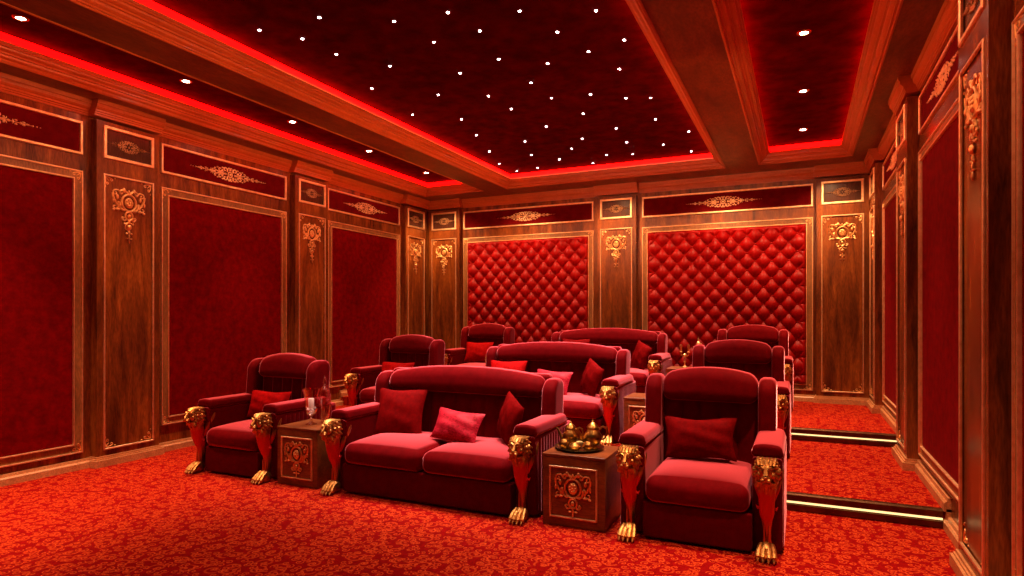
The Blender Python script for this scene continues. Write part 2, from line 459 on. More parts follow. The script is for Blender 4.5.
# cornice with breaks over the pilasters
CR = [(0, 3.592), (.014, 3.592), (.014, 3.612), (.022, 3.615), (.022, 3.630), (.032, 3.634), (.032, 3.654), (.042, 3.660), (.056, 3.676), (.060, 3.692), (.060, 3.706), (.070, 3.710), (.074, 3.726), (.074, 3.750), (0, 3.750)]
cr = MB()
cr.prism([(XL + d, z) for d, z in CR], YF, YB, 'y')
cr.prism([(XR - d, z) for d, z in CR], YF, YB, 'y')
cr.prism([(YB - d, z) for d, z in CR], XL, XR, 'x')
for c in PIL_C:
    hi = YB if c > 9 else c + PIL_W / 2 + .03
    cr.prism([(XL + d + (PIL_D if d > 0 else 0), z) for d, z in CR], c - PIL_W / 2 - .03, hi, 'y')
    cr.prism([(XR - d - (PIL_D if d > 0 else 0), z) for d, z in CR], c - PIL_W / 2 - .03, hi, 'y')
BPIL_C = (XL + PIL_D + PIL_W / 2, XC, XR - PIL_D - PIL_W / 2)
for c in BPIL_C:
    cr.prism([(YB - d - (PIL_D if d > 0 else 0), z) for d, z in CR], c - PIL_W / 2 - .03, c + PIL_W / 2 + .03, 'x')
struct('trim_5', cr, 'wood_trim')
# baseboards, stepping up with the floor
BB = [(0, 0), (.045, 0), (.045, .060), (.034, .072), (.026, .074), (.022, .100), (0, .100)]
for nm, sgn, X in (('left', 1, XL), ('right', -1, XR)):
    b = MB()
    for y0, y1, z in ((YF, STEP1, 0), (STEP1 - .05, STEP2, Z1), (STEP2 - .05, YB, Z2)):
        b.prism([(X + sgn * d, zz + z) for d, zz in BB], y0, y1, 'y')
    for y, z in ((STEP1, 0), (STEP2, Z1)):
        b.box(*sorted((X, X + sgn * .030)), y - .05, y, z, z + Z1 + .02)
    struct('baseboard_' + nm, b, 'wood_base')
struct('baseboard_back', MB().prism([(YB - d, z + Z2) for d, z in BB], XL, XR, 'x'), 'wood_base')
# lit step nosings
for y, z, lab in ((STEP1, 0, 'dark step edge with warm light line, lower step nearest the camera'), (STEP2, Z1, 'dark step edge with warm light line, upper step toward back wall')):
    t = thing('step_light', lab, 'step light', ((-.40 + XR - .046) / 2, y, z), 0, 'lit step edges')
    hw = (XR - .046 + .40) / 2
    ns = MB().prism([(-.022, .004), (-.022, .052), (-.008, .056), (-.008, .082), (-.022, .086), (-.022, .128), (-.014, .139), (.03, .139), (.03, .1352), (-.0005, .1352), (-.0005, .004)], -hw, hw, 'x')
    part('nosing', ns, 'black', t, False)
    part('light_strip', MB().box(-hw, hw, -.016, -.0085, .062, .076), 'step_led', t, False)

# ------------------------------------------------------------------ gilt ornaments (local XZ plane, standing out towards -Y)
def spiral(cx, cz, r0, r1, a0, a1, n=16):
    return [(cx + (r0 + (r1 - r0) * i / n) * math.cos(a0 + (a1 - a0) * i / n), cz + (r0 + (r1 - r0) * i / n) * math.sin(a0 + (a1 - a0) * i / n)) for i in range(n + 1)]
def taper(n, a, b): return [a + (b - a) * i / (n - 1) for i in range(n)]
def sym(mb, path, rad, depth=1.0):
    mb.rel(path, rad, depth); mb.rel([(-x, z) for x, z in path], rad, depth)
def bez(p, n=10):
    out = []
    for i in range(n + 1):
        t = i / n; a = (1 - t)
        out.append(tuple(a ** 3 * p[0][k] + 3 * a * a * t * p[1][k] + 3 * a * t * t * p[2][k] + t ** 3 * p[3][k] for k in (0, 1)))
    return out
def leaf(mb, x, z, w, h, d=.012):
    mb.ell((x, -d * .4, z), (w, d, h), 8, 5)
def applique(short=False, s=1.0):
    mb = MB()
    # cartouche: oval ring round a mask-like boss
    mb.rel([(.078 * math.cos(a), -.135 + .088 * math.sin(a)) for a in [2 * PI * i / 24 for i in range(25)]], .011, 1.3)
    mb.ell((0, -.006, -.135), (.046, .012, .056)); mb.ell((0, -.016, -.135), (.015, .012, .015), 8, 5)
    for k in range(7):
        a = 2 * PI * k / 7; mb.ell((.028 * math.cos(a), -.012, -.135 + .032 * math.sin(a)), (.014, .012, .015), 8, 5)
    # crest and C-scrolls
    sym(mb, bez([(.01, -.045), (.03, -.01), (.06, .0), (.082, -.012)]) + spiral(.080, -.034, .022, .005, PI / 2, -PI * 1.3), taper(28, .013, .006), 1.2)
    sym(mb, bez([(.085, -.05), (.10, -.02), (.12, -.005), (.142, -.016)]) + spiral(.144, -.044, .029, .006, PI / 2, -PI * 1.5), taper(28, .010, .006), 1.2)
    sym(mb, bez([(.170, -.050), (.178, -.10), (.150, -.12), (.140, -.155)]) + spiral(.148, -.190, .034, .007, PI * .8, PI * 2.6), taper(28, .013, .006), 1.2)
    sym(mb, bez([(.045, -.215), (.085, -.225), (.10, -.19), (.098, -.150)]) + spiral(.112, -.150, .014, .004, PI, -PI * .6), taper(28, .013, .006), 1.2)
    for sx in (-1, 1):
        leaf(mb, sx * .055, -.005, .018, .026); leaf(mb, sx * .125, -.085, .016, .026); leaf(mb, sx * .118, -.215, .022, .013); leaf(mb, sx * .17, -.135, .010, .024)
        leaf(mb, sx * .165, -.225, .016, .012)
    leaf(mb, 0, -.018, .012, .022)
    # pendant
    mb.rel([(.040 * math.cos(a), -.275 + .044 * math.sin(a)) for a in [2 * PI * i / 18 for i in range(19)]], .011, 1.3)
    leaf(mb, 0, -.278, .020, .028, .018)
    sym(mb, bez([(.030, -.31), (.045, -.335), (.065, -.325), (.074, -.305)]) + spiral(.062, -.300, .013, .004, 0, PI * 1.5, 10), taper(22, .011, .005), 1.2)
    if not short:
        leaf(mb, 0, -.335, .016, .024); leaf(mb, 0, -.395, .028, .030, .022)
        sym(mb, bez([(.012, -.35), (.04, -.355), (.055, -.375), (.05, -.345)]), taper(11, .011, .005), 1.2)
        mb.rel(spiral(-.006, -.395, .036, .030, PI * .6, PI * 1.7), .006, 1.2)
        leaf(mb, 0, -.445, .012, .020); leaf(mb, -.024, -.462, .014, .010); leaf(mb, .024, -.462, .014, .010)
        leaf(mb, 0, -.490, .010, .028); leaf(mb, -.020, -.515, .016, .007); leaf(mb, .020, -.515, .016, .007); leaf(mb, 0, -.545, .006, .028)
    else:
        leaf(mb, 0, -.350, .012, .022); leaf(mb, -.030, -.352, .018, .010); leaf(mb, .030, -.352, .018, .010); leaf(mb, 0, -.385, .009, .022)
    mb.v = [(x * s, y * s, z * s) for x, y, z in mb.v]
    return mb
def arabesque(L=1.15, H=.20, rs=1.0):
    mb = MB(); k = L / 1.15; q = H / .20
    def S4(path, rad):
        for sz in (1, -1): sym(mb, [(x * k, z * q * sz) for x, z in path], [a * rs for a in rad], 1.0)
    if rs == 1.0: mb.rel([(.032 * k * math.cos(a), .034 * q * math.sin(a)) for a in [2 * PI * i / 16 for i in range(17)]], .008 * rs, 1.0)
    mb.ell((0, -.004, 0), (.016 * k, .014 * rs, .017 * q), 8, 5)
    S4(spiral(.075, .050, .036, .006, PI * 1.2, -PI * .9), taper(17, .011, .006))
    S4(spiral(.020, .070, .020, .005, PI * 1.4, -PI * .3), taper(17, .009, .005))
    S4(spiral(.150, .045, .033, .006, PI, PI * 3.0), taper(17, .010, .006))
    S4(bez([(.06, .005), (.10, .0), (.16, .0), (.215, .022)]) + spiral(.222, .040, .018, .004, -PI / 2, PI * 1.1, 10), taper(22, .010, .005))
    S4(bez([(.22, .004), (.26, .0), (.29, .012), (.285, .030)]), taper(11, .010, .004))
    for sx in (-1, 1):
        for sz in (-1, 1):
            for x, z, w, h in ((.115, .070, .016, .010), (.112, .022, .012, .010), (.190, .062, .013, .009), (.262, .022, .010, .012), (.36, .018, .014, .008), (.425, .012, .016, .008)):
                mb.ell((sx * x * k, -.003, sz * z * q), (w * k, .010, h * q), 8, 5)
        for x, w, h in ((.30, .018, .012), (.335, .008, .022), (.40, .012, .012), (.455, .022, .009), (.50, .010, .008), (.535, .007, .006), (.565, .005, .004)):
            mb.ell((sx * x * k, -.004, 0), (w * k, .010, h * q), 8, 5)
        mb.rel([(sx * .22 * k, 0), (sx * .50 * k, 0)], .004, 1.0)
    return mb
def corner(s=.10):
    mb = MB()
    mb.rel(bez([(.1, .06), (.35, .06), (.6, .10), (.72, .22)]) + spiral(.60, .26, .13, .03, -.2, PI * 1.6, 10), taper(22, .055, .03))
    mb.rel(bez([(.06, .1), (.06, .35), (.10, .6), (.22, .72)]) + spiral(.26, .60, .13, .03, PI / 2 + .2, -PI * 1.1, 10), taper(22, .055, .03))
    mb.rel(bez([(.08, .08), (.2, .2), (.3, .3), (.40, .40)]), taper(11, .075, .02))
    mb.ell((.95, 0, .08), (.09, .05, .05), 8, 5); mb.ell((.08, 0, .95), (.05, .05, .09), 8, 5)
    mb.v = [(x * s, y * s, z * s) for x, y, z in mb.v]
    return mb
ORN = {'pil': applique().mesh('applique', M['gold']), 'tab': applique(True, .78).mesh('applique', M['gold']),
       'frieze': arabesque().mesh('frieze_ornament', M['gold_line']), 'pilf': arabesque(.46, .15, .55).mesh('small_frieze_ornament', M['bronze']),
       'corner': corner(.115).mesh('corner_ornament', M['gold'])}
def corners(t, x0, x1, z0, z1, y, which=(0, 1, 2, 3), s=1.0):
    for k in which:
        o = obj('corner_ornament', ORN['corner'], t)
        o.location = ((x0, y, z0), (x1, y, z0), (x1, y, z1), (x0, y, z1))[k]
        o.scale = ((s, s, s), (-s, s, s), (-s, s, -s), (s, s, -s))[k]

# ------------------------------------------------------------------ pilasters and panels
ZFT, ZFB, ZPT = 3.52, 3.18, 3.02
BEAD = lambda w, h: [(0, 0), (0, h * .7), (w * .2, h), (w * .8, h), (w, h * .7), (w, 0)]
SIDES = {'left': (PI / 2, lambda c: (XL, c)), 'right': (-PI / 2, lambda c: (XR, c)), 'back': (0, lambda c: (c, YB))}
PCACHE = {}
def pilaster(side, c, zf, label):
    rot, at = SIDES[side]; x, y = at(c)
    t = thing('pilaster', label, 'pilaster', (x, y, zf), rot, 'wooden pilasters along the walls')
    key = ('p', zf)
    if key not in PCACHE:
        w = PIL_W / 2; d = PIL_D; top = 3.56 - zf; fw = .275
        b = MB()
        # body with two sunk fields on the face
        z0, z1, z2, z3 = .165, ZPT - zf, ZFB - zf, ZFT - zf
        for bx in ((-w, -fw, 0, top), (fw, w, 0, top), (-fw, fw, 0, z0), (-fw, fw, z1, z2), (-fw, fw, z3, top)):
            b.box(bx[0], bx[1], -d, 0, bx[2], bx[3])
        b.box(-fw, fw, -d + .012, 0, z0, z1)
        dk = MB().box(-fw + .02, fw - .02, -d + .012, 0, z2 + .02, z3 - .02)
        fr = MB().ring(-fw, fw, z0, z1, [(p, o + d - .004) for p, o in BEAD(.018, .016)])
        f2 = MB().ring(-fw, fw, z2, z3, [(p, o + d - .006) for p, o in BEAD(.034, .022)])
        base = MB()
        for s_ in (0,):
            base.box(-w - .035, w + .035, -d - .040, 0, 0, .070); base.box(-w - .022, w + .022, -d - .024, 0, .070, .085); base.box(-w - .012, w + .012, -d - .014, 0, .085, .105)
        PCACHE[key] = (b.mesh('body', M['wood'], False), dk.mesh('frieze_field', M['wood_dark'], False), fr.mesh('frame', M['gold_line'], True, 30),
                       f2.mesh('frieze_frame', M['gold_line'], True, 30), base.mesh('base', M['wood_base'], False), z0, z1, z2, z3, fw, d)
    body, dk, fr, f2, base, z0, z1, z2, z3, fw, d = PCACHE[key]
    obj('body', body, t); obj('frieze_field', dk, t); obj('frame', fr, t); obj('frieze_frame', f2, t); obj('base', base, t)
    obj('applique', ORN['pil'], t, (0, -d + .010, z1 - .13))
    obj('frieze_ornament', ORN['pilf'], t, (0, -d + .010, (z2 + z3) / 2))
    corners(t, -fw + .02, fw - .02, z0 + .02, z1 - .02, -d + .012)
    return t

def panel_frame(t, w, z0, z1):
    band = MB().ring(-w, w, z0, z1, [(.012, 0), (.012, .014), (.085, .014), (.085, 0)])
    part('frame_band', band, 'wood_band', t, False)
    part('frame_bead', MB().ring(-w, w, z0, z1, BEAD(.016, .026)), 'gold_line', t, True, angle=30)
    part('frame_bead', MB().ring(-w + .080, w - .080, z0 + .080, z1 - .080, BEAD(.016, .026)), 'gold_line', t, True, angle=30)
    corners(t, -w + .016, w - .016, z0 + .016, z1 - .016, -.014, s=.95)

def frieze(side, c, width, label):
    rot, at = SIDES[side]; x, y = at(c); w = width / 2
    t = thing('frieze_panel', label, 'frieze panel', (x, y, ZFB), rot, 'red frieze panels under the cornice')
    h = ZFT - ZFB
    part('cloth', MB().box(-w + .02, w - .02, -.006, 0, .02, h - .02), 'frieze_cloth', t, False)
    part('frame', MB().ring(-w, w, 0, h, BEAD(.028, .024)), 'gold_line', t, True, angle=30)
    obj('embroidery', ORN['frieze'], t, (0, -.005, h / 2))

def wall_panel(side, c, zf, label):
    rot, at = SIDES[side]; x, y = at(c); w = PAN_W / 2
    t = thing('wall_panel', label, 'wall panel', (x, y, zf), rot, 'plain red damask wall panels')
    z0, z1 = .165, ZPT - zf
    part('cloth', MB().box(-w + .09, w - .09, -.006, 0, z0 + .09, z1 - .09), 'damask', t, False)
    panel_frame(t, w, z0, z1)

def tufted_panel(c, width, label):
    t = thing('tufted_panel', label, 'wall panel', (c, YB, Z2), 0, 'button-tufted back wall panels')
    w = width / 2; z0, z1 = .165, ZPT - Z2
    panel_frame(t, w, z0, z1)
    W, H = width - .19, z1 - z0 - .19
    cw, chh = W / 20.0, H / 18.0         # half spacing
    def hgt(u, v):
        x, z = u * W, v * H
        a, b = x / (2 * cw), z / (2 * chh)
        p, q = a + b, a - b
        m = abs(math.sin(PI * p)) * abs(math.sin(PI * q))
        du = (p - round(p)) ; dv = (q - round(q)); dd = math.sqrt(((du + dv) * cw) ** 2 + ((du - dv) * chh) ** 2)
        dimp = min(1.0, dd / .075); dimp = dimp * (2 - dimp)
        inner = (.50 * m ** .30 + .50 * m ** .8) * (.22 + .78 * dimp)
        ex = min(x, W - x) / cw; ez = min(z, H - z) / chh
        if ex < 1.0:       # horizontal pleats running out to the sides
            pl = abs(math.sin(PI * (z / (2 * chh) + .5))) ** .5
            k = min(1, max(0, ex)); k = k * k * (3 - 2 * k)
            inner = inner * k + pl * (1 - k)
        if ez < 1.0:
            pl = abs(math.sin(PI * (x / (2 * cw) + .5))) ** .5
            k = min(1, max(0, ez)); k = k * k * (3 - 2 * k)
            inner = inner * k + pl * (1 - k)
        edge = min(1.0, min(x, W - x, z, H - z) / .035)
        return (.010 + .060 * inner) * (edge ** .5 if edge > 0 else 0)
    g = MB().grid(240, 216, lambda u, v: (-W / 2 + u * W, -.002 - hgt(u, v), z0 + .095 + v * H))
    part('tufted_cushion', g, 'leather', t, True, angle=180)
    bt = MB()
    for j in range(1, 18):
        for i in range(1, 20):
            if (i + j) % 2 == 0:
                bt.ell((-W / 2 + i * cw, -.016, z0 + .095 + j * chh), (.013, .010, .013), 8, 5)
    part('tufting_buttons', bt, 'leather', t)

pilaster('left', PIL_C[2], 0, 'wooden pilaster with gilt relief on left wall, nearest the camera')
pilaster('left', PIL_C[3], Z1, 'wooden pilaster on left wall, behind the front row left armchair')
pilaster('left', PIL_C[4], Z2, 'narrow-looking pilaster on left wall, in the far left corner')
pilaster('right', PIL_C[2], 0, 'wooden pilaster on right wall, large at right edge of photo')
pilaster('right', PIL_C[3], Z1, 'wooden pilaster on right wall, between the two lit steps')
pilaster('right', PIL_C[4], Z2, 'slim edge-on pilaster on right wall, in the far right corner')
pilaster('back', BPIL_C[0], Z2, 'wooden pilaster on back wall, left of both tufted panels')
pilaster('back', BPIL_C[1], Z2, 'wooden pilaster on back wall, between the two tufted panels')
pilaster('back', BPIL_C[2], Z2, 'wooden pilaster on back wall, right of both tufted panels')
wall_panel('left', PAN_C[1], 0, 'plain red cloth panel on left wall, cut off by left photo edge')
wall_panel('left', PAN_C[2], Z1, 'plain red cloth panel on left wall, middle one behind front left armchair')
wall_panel('left', PAN_C[3], Z2, 'plain red cloth panel on left wall, farthest from the camera')
wall_panel('right', PAN_C[1], 0, 'plain red cloth panel on right wall, just a sliver at photo edge')
wall_panel('right', PAN_C[2], Z1, 'plain red cloth panel on right wall, beside the lower lit step')
wall_panel('right', PAN_C[3], Z2, 'plain red cloth panel on right wall, narrow one near far corner')
for side in ('left', 'right'):
    for c, lab in ((PAN_C[1], 'nearest the camera'), (PAN_C[2], 'middle one'), (PAN_C[3], 'farthest from the camera')):
        frieze(side, c, PAN_W, 'dark red frieze panel with gold scrollwork on %s wall, %s' % (side, lab))
frieze('back', -4.52, 2.56, 'dark red frieze panel with gold scrollwork above left tufted panel')
frieze('back', -1.12, 2.56, 'dark red frieze panel with gold scrollwork above right tufted panel')
tufted_panel(-4.52, 2.56, 'red button-tufted panel on back wall, left of the middle pilaster')
tufted_panel(-1.12, 2.56, 'red button-tufted panel on back wall, right of the middle pilaster')

# ------------------------------------------------------------------ seats
def rr(y0, y1, z0, z1, r, seg=5):
    """rounded rectangle profile, r = four radii (y0z0, y1z0, y1z1, y0z1), ccw"""
    out = []
    for cx, cz, a0, q in ((y0 + r[0], z0 + r[0], PI, r[0]), (y1 - r[1], z0 + r[1], 1.5 * PI, r[1]), (y1 - r[2], z1 - r[2], 0, r[2]), (y0 + r[3], z1 - r[3], .5 * PI, r[3])):
        for i in range(seg + 1):
            a = a0 + PI / 2 * i / seg; out.append((cx + q * math.cos(a), cz + q * math.sin(a)))
    return out

def lion_meshes():
    body = MB(); rings = []
    secs = [(.035, .012, .040, .046), (.07, .020, .034, .040), (.12, .034, .026, .032), (.19, .038, .026, .034), (.25, .028, .034, .040), (.30, .012, .047, .050),
            (.34, .000, .047, .056), (.40, -.012, .050, .062), (.46, -.018, .057, .064), (.52, -.014, .066, .064), (.58, .000, .064, .060), (.63, .014, .056, .050), (.655, .024, .040, .034)]
    for z, yc, hx, hy in secs:
        rings.append([(hx * (abs(math.cos(a)) ** .8) * (1 if math.cos(a) >= 0 else -1), yc + hy * math.sin(a), z) for a in [2 * PI * k / 20 for k in range(20)]])
    body.loft(rings)
    for sx in (-1, 1):                      # leaf tips at the knee, sinews on the shank, acanthus scroll behind the head
        body.tube([(sx * .040, .02, .335), (sx * .056, .022, .325), (sx * .066, .024, .345)], [.012, .010, .002], 6)
        body.tube([(sx * .016, -.004, .05), (sx * .014, -.002, .13), (sx * .016, -.004, .22)], [.012, .010, .004], 6)
        body.tube([(sx * .036, .040, .37), (sx * .052, .054, .44), (sx * .064, .070, .50), (sx * .074, .088, .55), (sx * .080, .106, .585), (sx * .082, .112, .605), (sx * .080, .100, .615)], [.010, .020, .026, .026, .020, .014, .008], 8)
    head = MB()
    head.ell((0, -.010, .585), (.069, .070, .086), 16, 10)
    head.ell((0, -.070, .590), (.049, .050, .060), 14, 9)        # face
    head.ell((0, -.122, .560), (.028, .030, .025), 12, 8)        # muzzle
    head.tube([(0, -.108, .632), (0, -.124, .608), (0, -.148, .580)], [.013, .013, .016], 8)
    head.ell((0, -.150, .573), (.016, .010, .011), 10, 6)        # nose
    head.ell((0, -.112, .528), (.021, .024, .014), 10, 6)        # chin
    for sx in (-1, 1):
        head.ell((sx * .015, -.140, .553), (.016, .016, .014), 10, 6)     # whisker pads
        head.ell((sx * .022, -.112, .608), (.011, .009, .008), 10, 6)     # eyes
        head.tube([(sx * .008, -.120, .622), (sx * .023, -.118, .632), (sx * .043, -.092, .622)], [.008, .010, .005], 6)   # brows
        head.ell((sx * .054, -.035, .645), (.016, .013, .018), 10, 6)     # ears
        head.ell((sx * .038, -.092, .578), (.015, .017, .022), 10, 6)     # cheeks
        for ring_y, sc in ((-.060, 1.0), (-.015, 1.06)):                  # mane
            for k in range(6):
                a = .45 + k * .43
                x0, z0 = sx * .050 * sc * math.sin(a), .590 + .062 * sc * math.cos(a)
                x1, z1 = sx * .076 * sc * math.sin(a + .14), .582 + .096 * sc * math.cos(a + .14)
                head.tube([(x0, ring_y - .010, min(z0, .652)), ((x0 + x1) / 2, ring_y - .006, min((z0 + z1) / 2, .660)), (x1, ring_y + .028, min(z1, .664) - .010)], [.013, .016, .006], 7)
        for k, (xx, zl) in enumerate(((.014, .440), (.032, .462), (.050, .486))):       # beard locks
            head.tube([(sx * xx * .8, -.085, .530), (sx * xx, -.082, .500), (sx * xx * .9, -.060, zl)], [.013, .014, .003], 7)
    head.tube([(0, -.105, .520), (0, -.092, .485), (0, -.062, .425)], [.014, .014, .003], 7)
    for k in range(5):
        x = (k - 2) * .021
        head.tube([(x, -.098 + abs(x) * .4, .638), (x * 1.1, -.070, .660), (x * 1.15, .020, .664)], [.010, .012, .010], 7)
    paw = MB()
    paw.ell((0, -.005, .040), (.046, .066, .048), 14, 8)
    for k, x in enumerate((-.038, -.0130, .0130, .038)):
        f = .010 if k in (1, 2) else 0
        paw.tube([(x * .72, -.010, .070), (x * .95, -.052 - f, .052), (x * 1.05, -.082 - f, .026), (x * 1.05, -.082 - f, .016)], [.015, .0155, .0160, .009], 9)
        paw.tube([(x * 1.05, -.092 - f, .024), (x * 1.05, -.106 - f, .012), (x * 1.05, -.107 - f, .004)], [.007, .005, .001], 6)
    paw.v = [(x * 1.18, y * 1.08, z * 1.25) for x, y, z in paw.v]
    body.v = [(x, y, z * .955) for x, y, z in body.v]; head.v = [(x * 1.06, y, z * .955) for x, y, z in head.v]
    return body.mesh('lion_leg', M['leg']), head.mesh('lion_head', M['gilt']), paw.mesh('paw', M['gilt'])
LION = lion_meshes()

def make_seat(name, label, cat, W, n_cush, zt_c, zt_e, hb, group):
    t = thing(name, label, cat, (0, 0, 0), 0, group)
    HW = W / 2; iw = HW - .100            # inner half width between the arms
    part('base', MB().rbox((0, .445, .142), (iw + .01, .44, .122), .014), 'velvet_dark', t)
    for k in range(n_cush):
        x0 = -iw + 2 * iw * k / n_cush; x1 = -iw + 2 * iw * (k + 1) / n_cush; cx = (x0 + x1) / 2; hw = (x1 - x0) / 2 - .003
        def crown(x, y, z, cx=cx, hw=hw):
            u = (x - cx) / hw; v = (y - .39) / .41
            f = max(0, 1 - u ** 4) * max(0, 1 - abs(v) ** 3)
            if z > .35: z += .036 * f
            if y < .07: y -= .020 * max(0, 1 - u ** 4) * max(0, 1 - ((z - .35) / .10) ** 2)
            return (x, y, z)
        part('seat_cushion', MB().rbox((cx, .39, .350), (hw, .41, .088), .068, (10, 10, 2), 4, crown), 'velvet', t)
    # arms
    prof = [(.10, .02), (.88, .02), (.88, .632), (.045, .632), (.040, .56), (.048, .48), (.062, .40), (.080, .30), (.095, .16)]
    for sx in (-1, 1):
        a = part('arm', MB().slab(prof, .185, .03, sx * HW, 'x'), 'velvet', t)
        n = 13
        ch = MB().grid(n * 8, 4, lambda u, v: (sx * (HW + .0925 + .007 * abs(math.sin(PI * n * u)) ** .7), 0.125 + .745 * u, .04 + .565 * v))
        part('channel_panel', ch, 'velvet', a, True, angle=180)
        def padfn(x, y, z):
            u = (x - sx * HW) / .105
            if z > .668: z += .016 * max(0, 1 - u * u); x = sx * HW + (x - sx * HW) * .93
            return (x, y, z)
        part('armrest_pad', MB().rbox((sx * HW, .41, .664), (.100, .355, .036), .028, (6, 8, 1), 3, padfn), 'velvet', a)
    # back
    bk = MB().rbox((0, .815, .58), (iw + .03, .065, .46), .04)
    nch = max(5, round(2 * iw / .14))
    bk.grid(nch * 8, 8, lambda u, v: (-iw + 2 * iw * u, 0.735 - .04 * (1 - v) - .022 * abs(math.sin(PI * nch * u)) ** .6, .37 + .59 * v))
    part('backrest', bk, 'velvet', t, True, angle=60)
    hw = iw + .012
    def arch(x, y, z):
        k = (z - hb) / (zt_e - hb)
        z += max(0, k) * (zt_c - zt_e) * max(0, 1 - abs(x / hw) ** 2.2)
        y += .05 * (k - .5)
        return (x, y, z)
    part('headrest', MB().rbox((0, .745, (hb + zt_e) / 2), (hw, .100, (zt_e - hb) / 2), .075, (16, 2, 2), 5, arch), 'velvet', t, True, angle=75)
    wp = rr(.575, .845, .50, zt_e - .005, (.08, .08, .09, .125), 7)
    wp = [(y + (z - .55) * .08, z) for y, z in wp]
    for sx in (-1, 1):
        part('wing', MB().slab(wp, .125, .045, sx * (HW - .028), 'x', 5), 'velvet', t, True, angle=75)
    for sx in (-1, 1):
        l = obj('lion_leg', LION[0], t, (sx * HW, 0, 0)); l['label'] = 'gilt lion leg with red carpet reflection painted on its middle'
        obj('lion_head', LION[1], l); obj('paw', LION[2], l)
    return t

ROWS = ((4.29, 0.0, 'front'), (6.63, Z1, 'middle'), (8.97, Z2, 'back'))
AX = {'left': -4.99, 'right': -0.645}
chair0 = sofa0 = None
for y, z, r in ROWS:
    for s in ('left', 'right'):
        lab = 'red velvet armchair with gilt lion legs at %s end of %s row' % (s, r)
        if chair0 is None:
            chair0 = make_seat('armchair', lab, 'armchair', .89, 1, 1.150, 1.090, .890, 'armchairs at the row ends'); chair0.location = (AX[s], y, z)
        else: dup(chair0, (AX[s], y, z), 0, lab)
    lab = 'long red velvet sofa with gilt lion legs in the middle of %s row' % r
    if sofa0 is None:
        sofa0 = make_seat('sofa', lab, 'sofa', 1.80, 2, 1.085, 1.015, .84, 'long sofas in the row centres'); sofa0.location = (XC, y, z)
    else: dup(sofa0, (XC, y, z), 0, lab)

# ------------------------------------------------------------------ side tables
def make_table(label, loc):
    t = thing('side_table', label, 'side table', loc, 0, 'wooden box side tables')
    part('body', MB().rbox((0, .225, .255), (.240, .222, .252), .006, (1, 1, 1), 2), 'wood_table', t, True, angle=30)
    part('top', MB().rbox((0, .225, .519), (.242, .226, .011), .004, (1, 1, 1), 2), 'wood_table', t, True, angle=30)
    fr = MB().ring(-.185, .185, .065, .445, [(p, o - .003) for p, o in BEAD(.014, .012)])
    per = []
    for i in range(26): per += [(-.178 + .356 * i / 25, .072), (-.178 + .356 * i / 25, .438), (-.178, .072 + .366 * i / 25), (.178, .072 + .366 * i / 25)]
    for x, z in per: fr.ell((x, -.008, z), (.0062, .0062, .0062), 6, 4)
    part('bead_frame', fr, 'gold_line', t)
    obj('applique', ORN['tab'], t, (0, -.002, .395))
    return t
tab = make_table('wooden side table with gilt relief holding brass tea set, front row', (-1.51, 4.30, 0))
dup(tab, (-4.16, 4.30, 0), 0, 'wooden side table with gilt relief holding glass candle lamp and decanter')
dup(tab, (-1.51, 6.63, Z1), 0, 'wooden side table behind the tea set table, half hidden in middle row')
dup(tab, (-1.51, 8.97, Z2), 0, 'wooden side table in back row, only a strip of top visible')

# ------------------------------------------------------------------ pillows
def pillow(w, h, th, mat, label, loc, tilt, yaw=0, roll=0, fringe=.004, seed=1):
    rnd = random.Random(seed); mb = MB(); n = 22
    ph = [rnd.uniform(0, 6.28) for _ in range(6)]
    for sgn in (-1, 1):
        def fn(u, v):
            a, b = 2 * u - 1, 2 * v - 1
            x = a * w / 2 * (1 - .07 * (1 - b * b)); z = b * h / 2 * (1 - .07 * (1 - a * a))
            e = (max(0, 1 - a * a) ** .55) * (max(0, 1 - b * b) ** .55)
            wr = .006 * math.sin(7 * a + 4 * b + ph[0]) * math.sin(5 * b - 3 * a + ph[1]) + .003 * math.sin(13 * a * b + ph[2])
            y = sgn * (th / 2 * e + wr * e)
            if e < .02:
                k = math.sin(211 * (a + 1.3 * b) + ph[3]) * fringe; x += k * a; z += k * b
            return (x, y, z)
        mb.grid(n, n, fn)
    o = part('throw_pillow', mb, mat, None, True, angle=75)
    o.location = (loc[0], loc[1] - .03, loc[2]); o.rotation_euler = (tilt, roll, yaw)
    tag(o, label, 'pillow', 'throw pillows on the seats')
    return o
T = math.radians
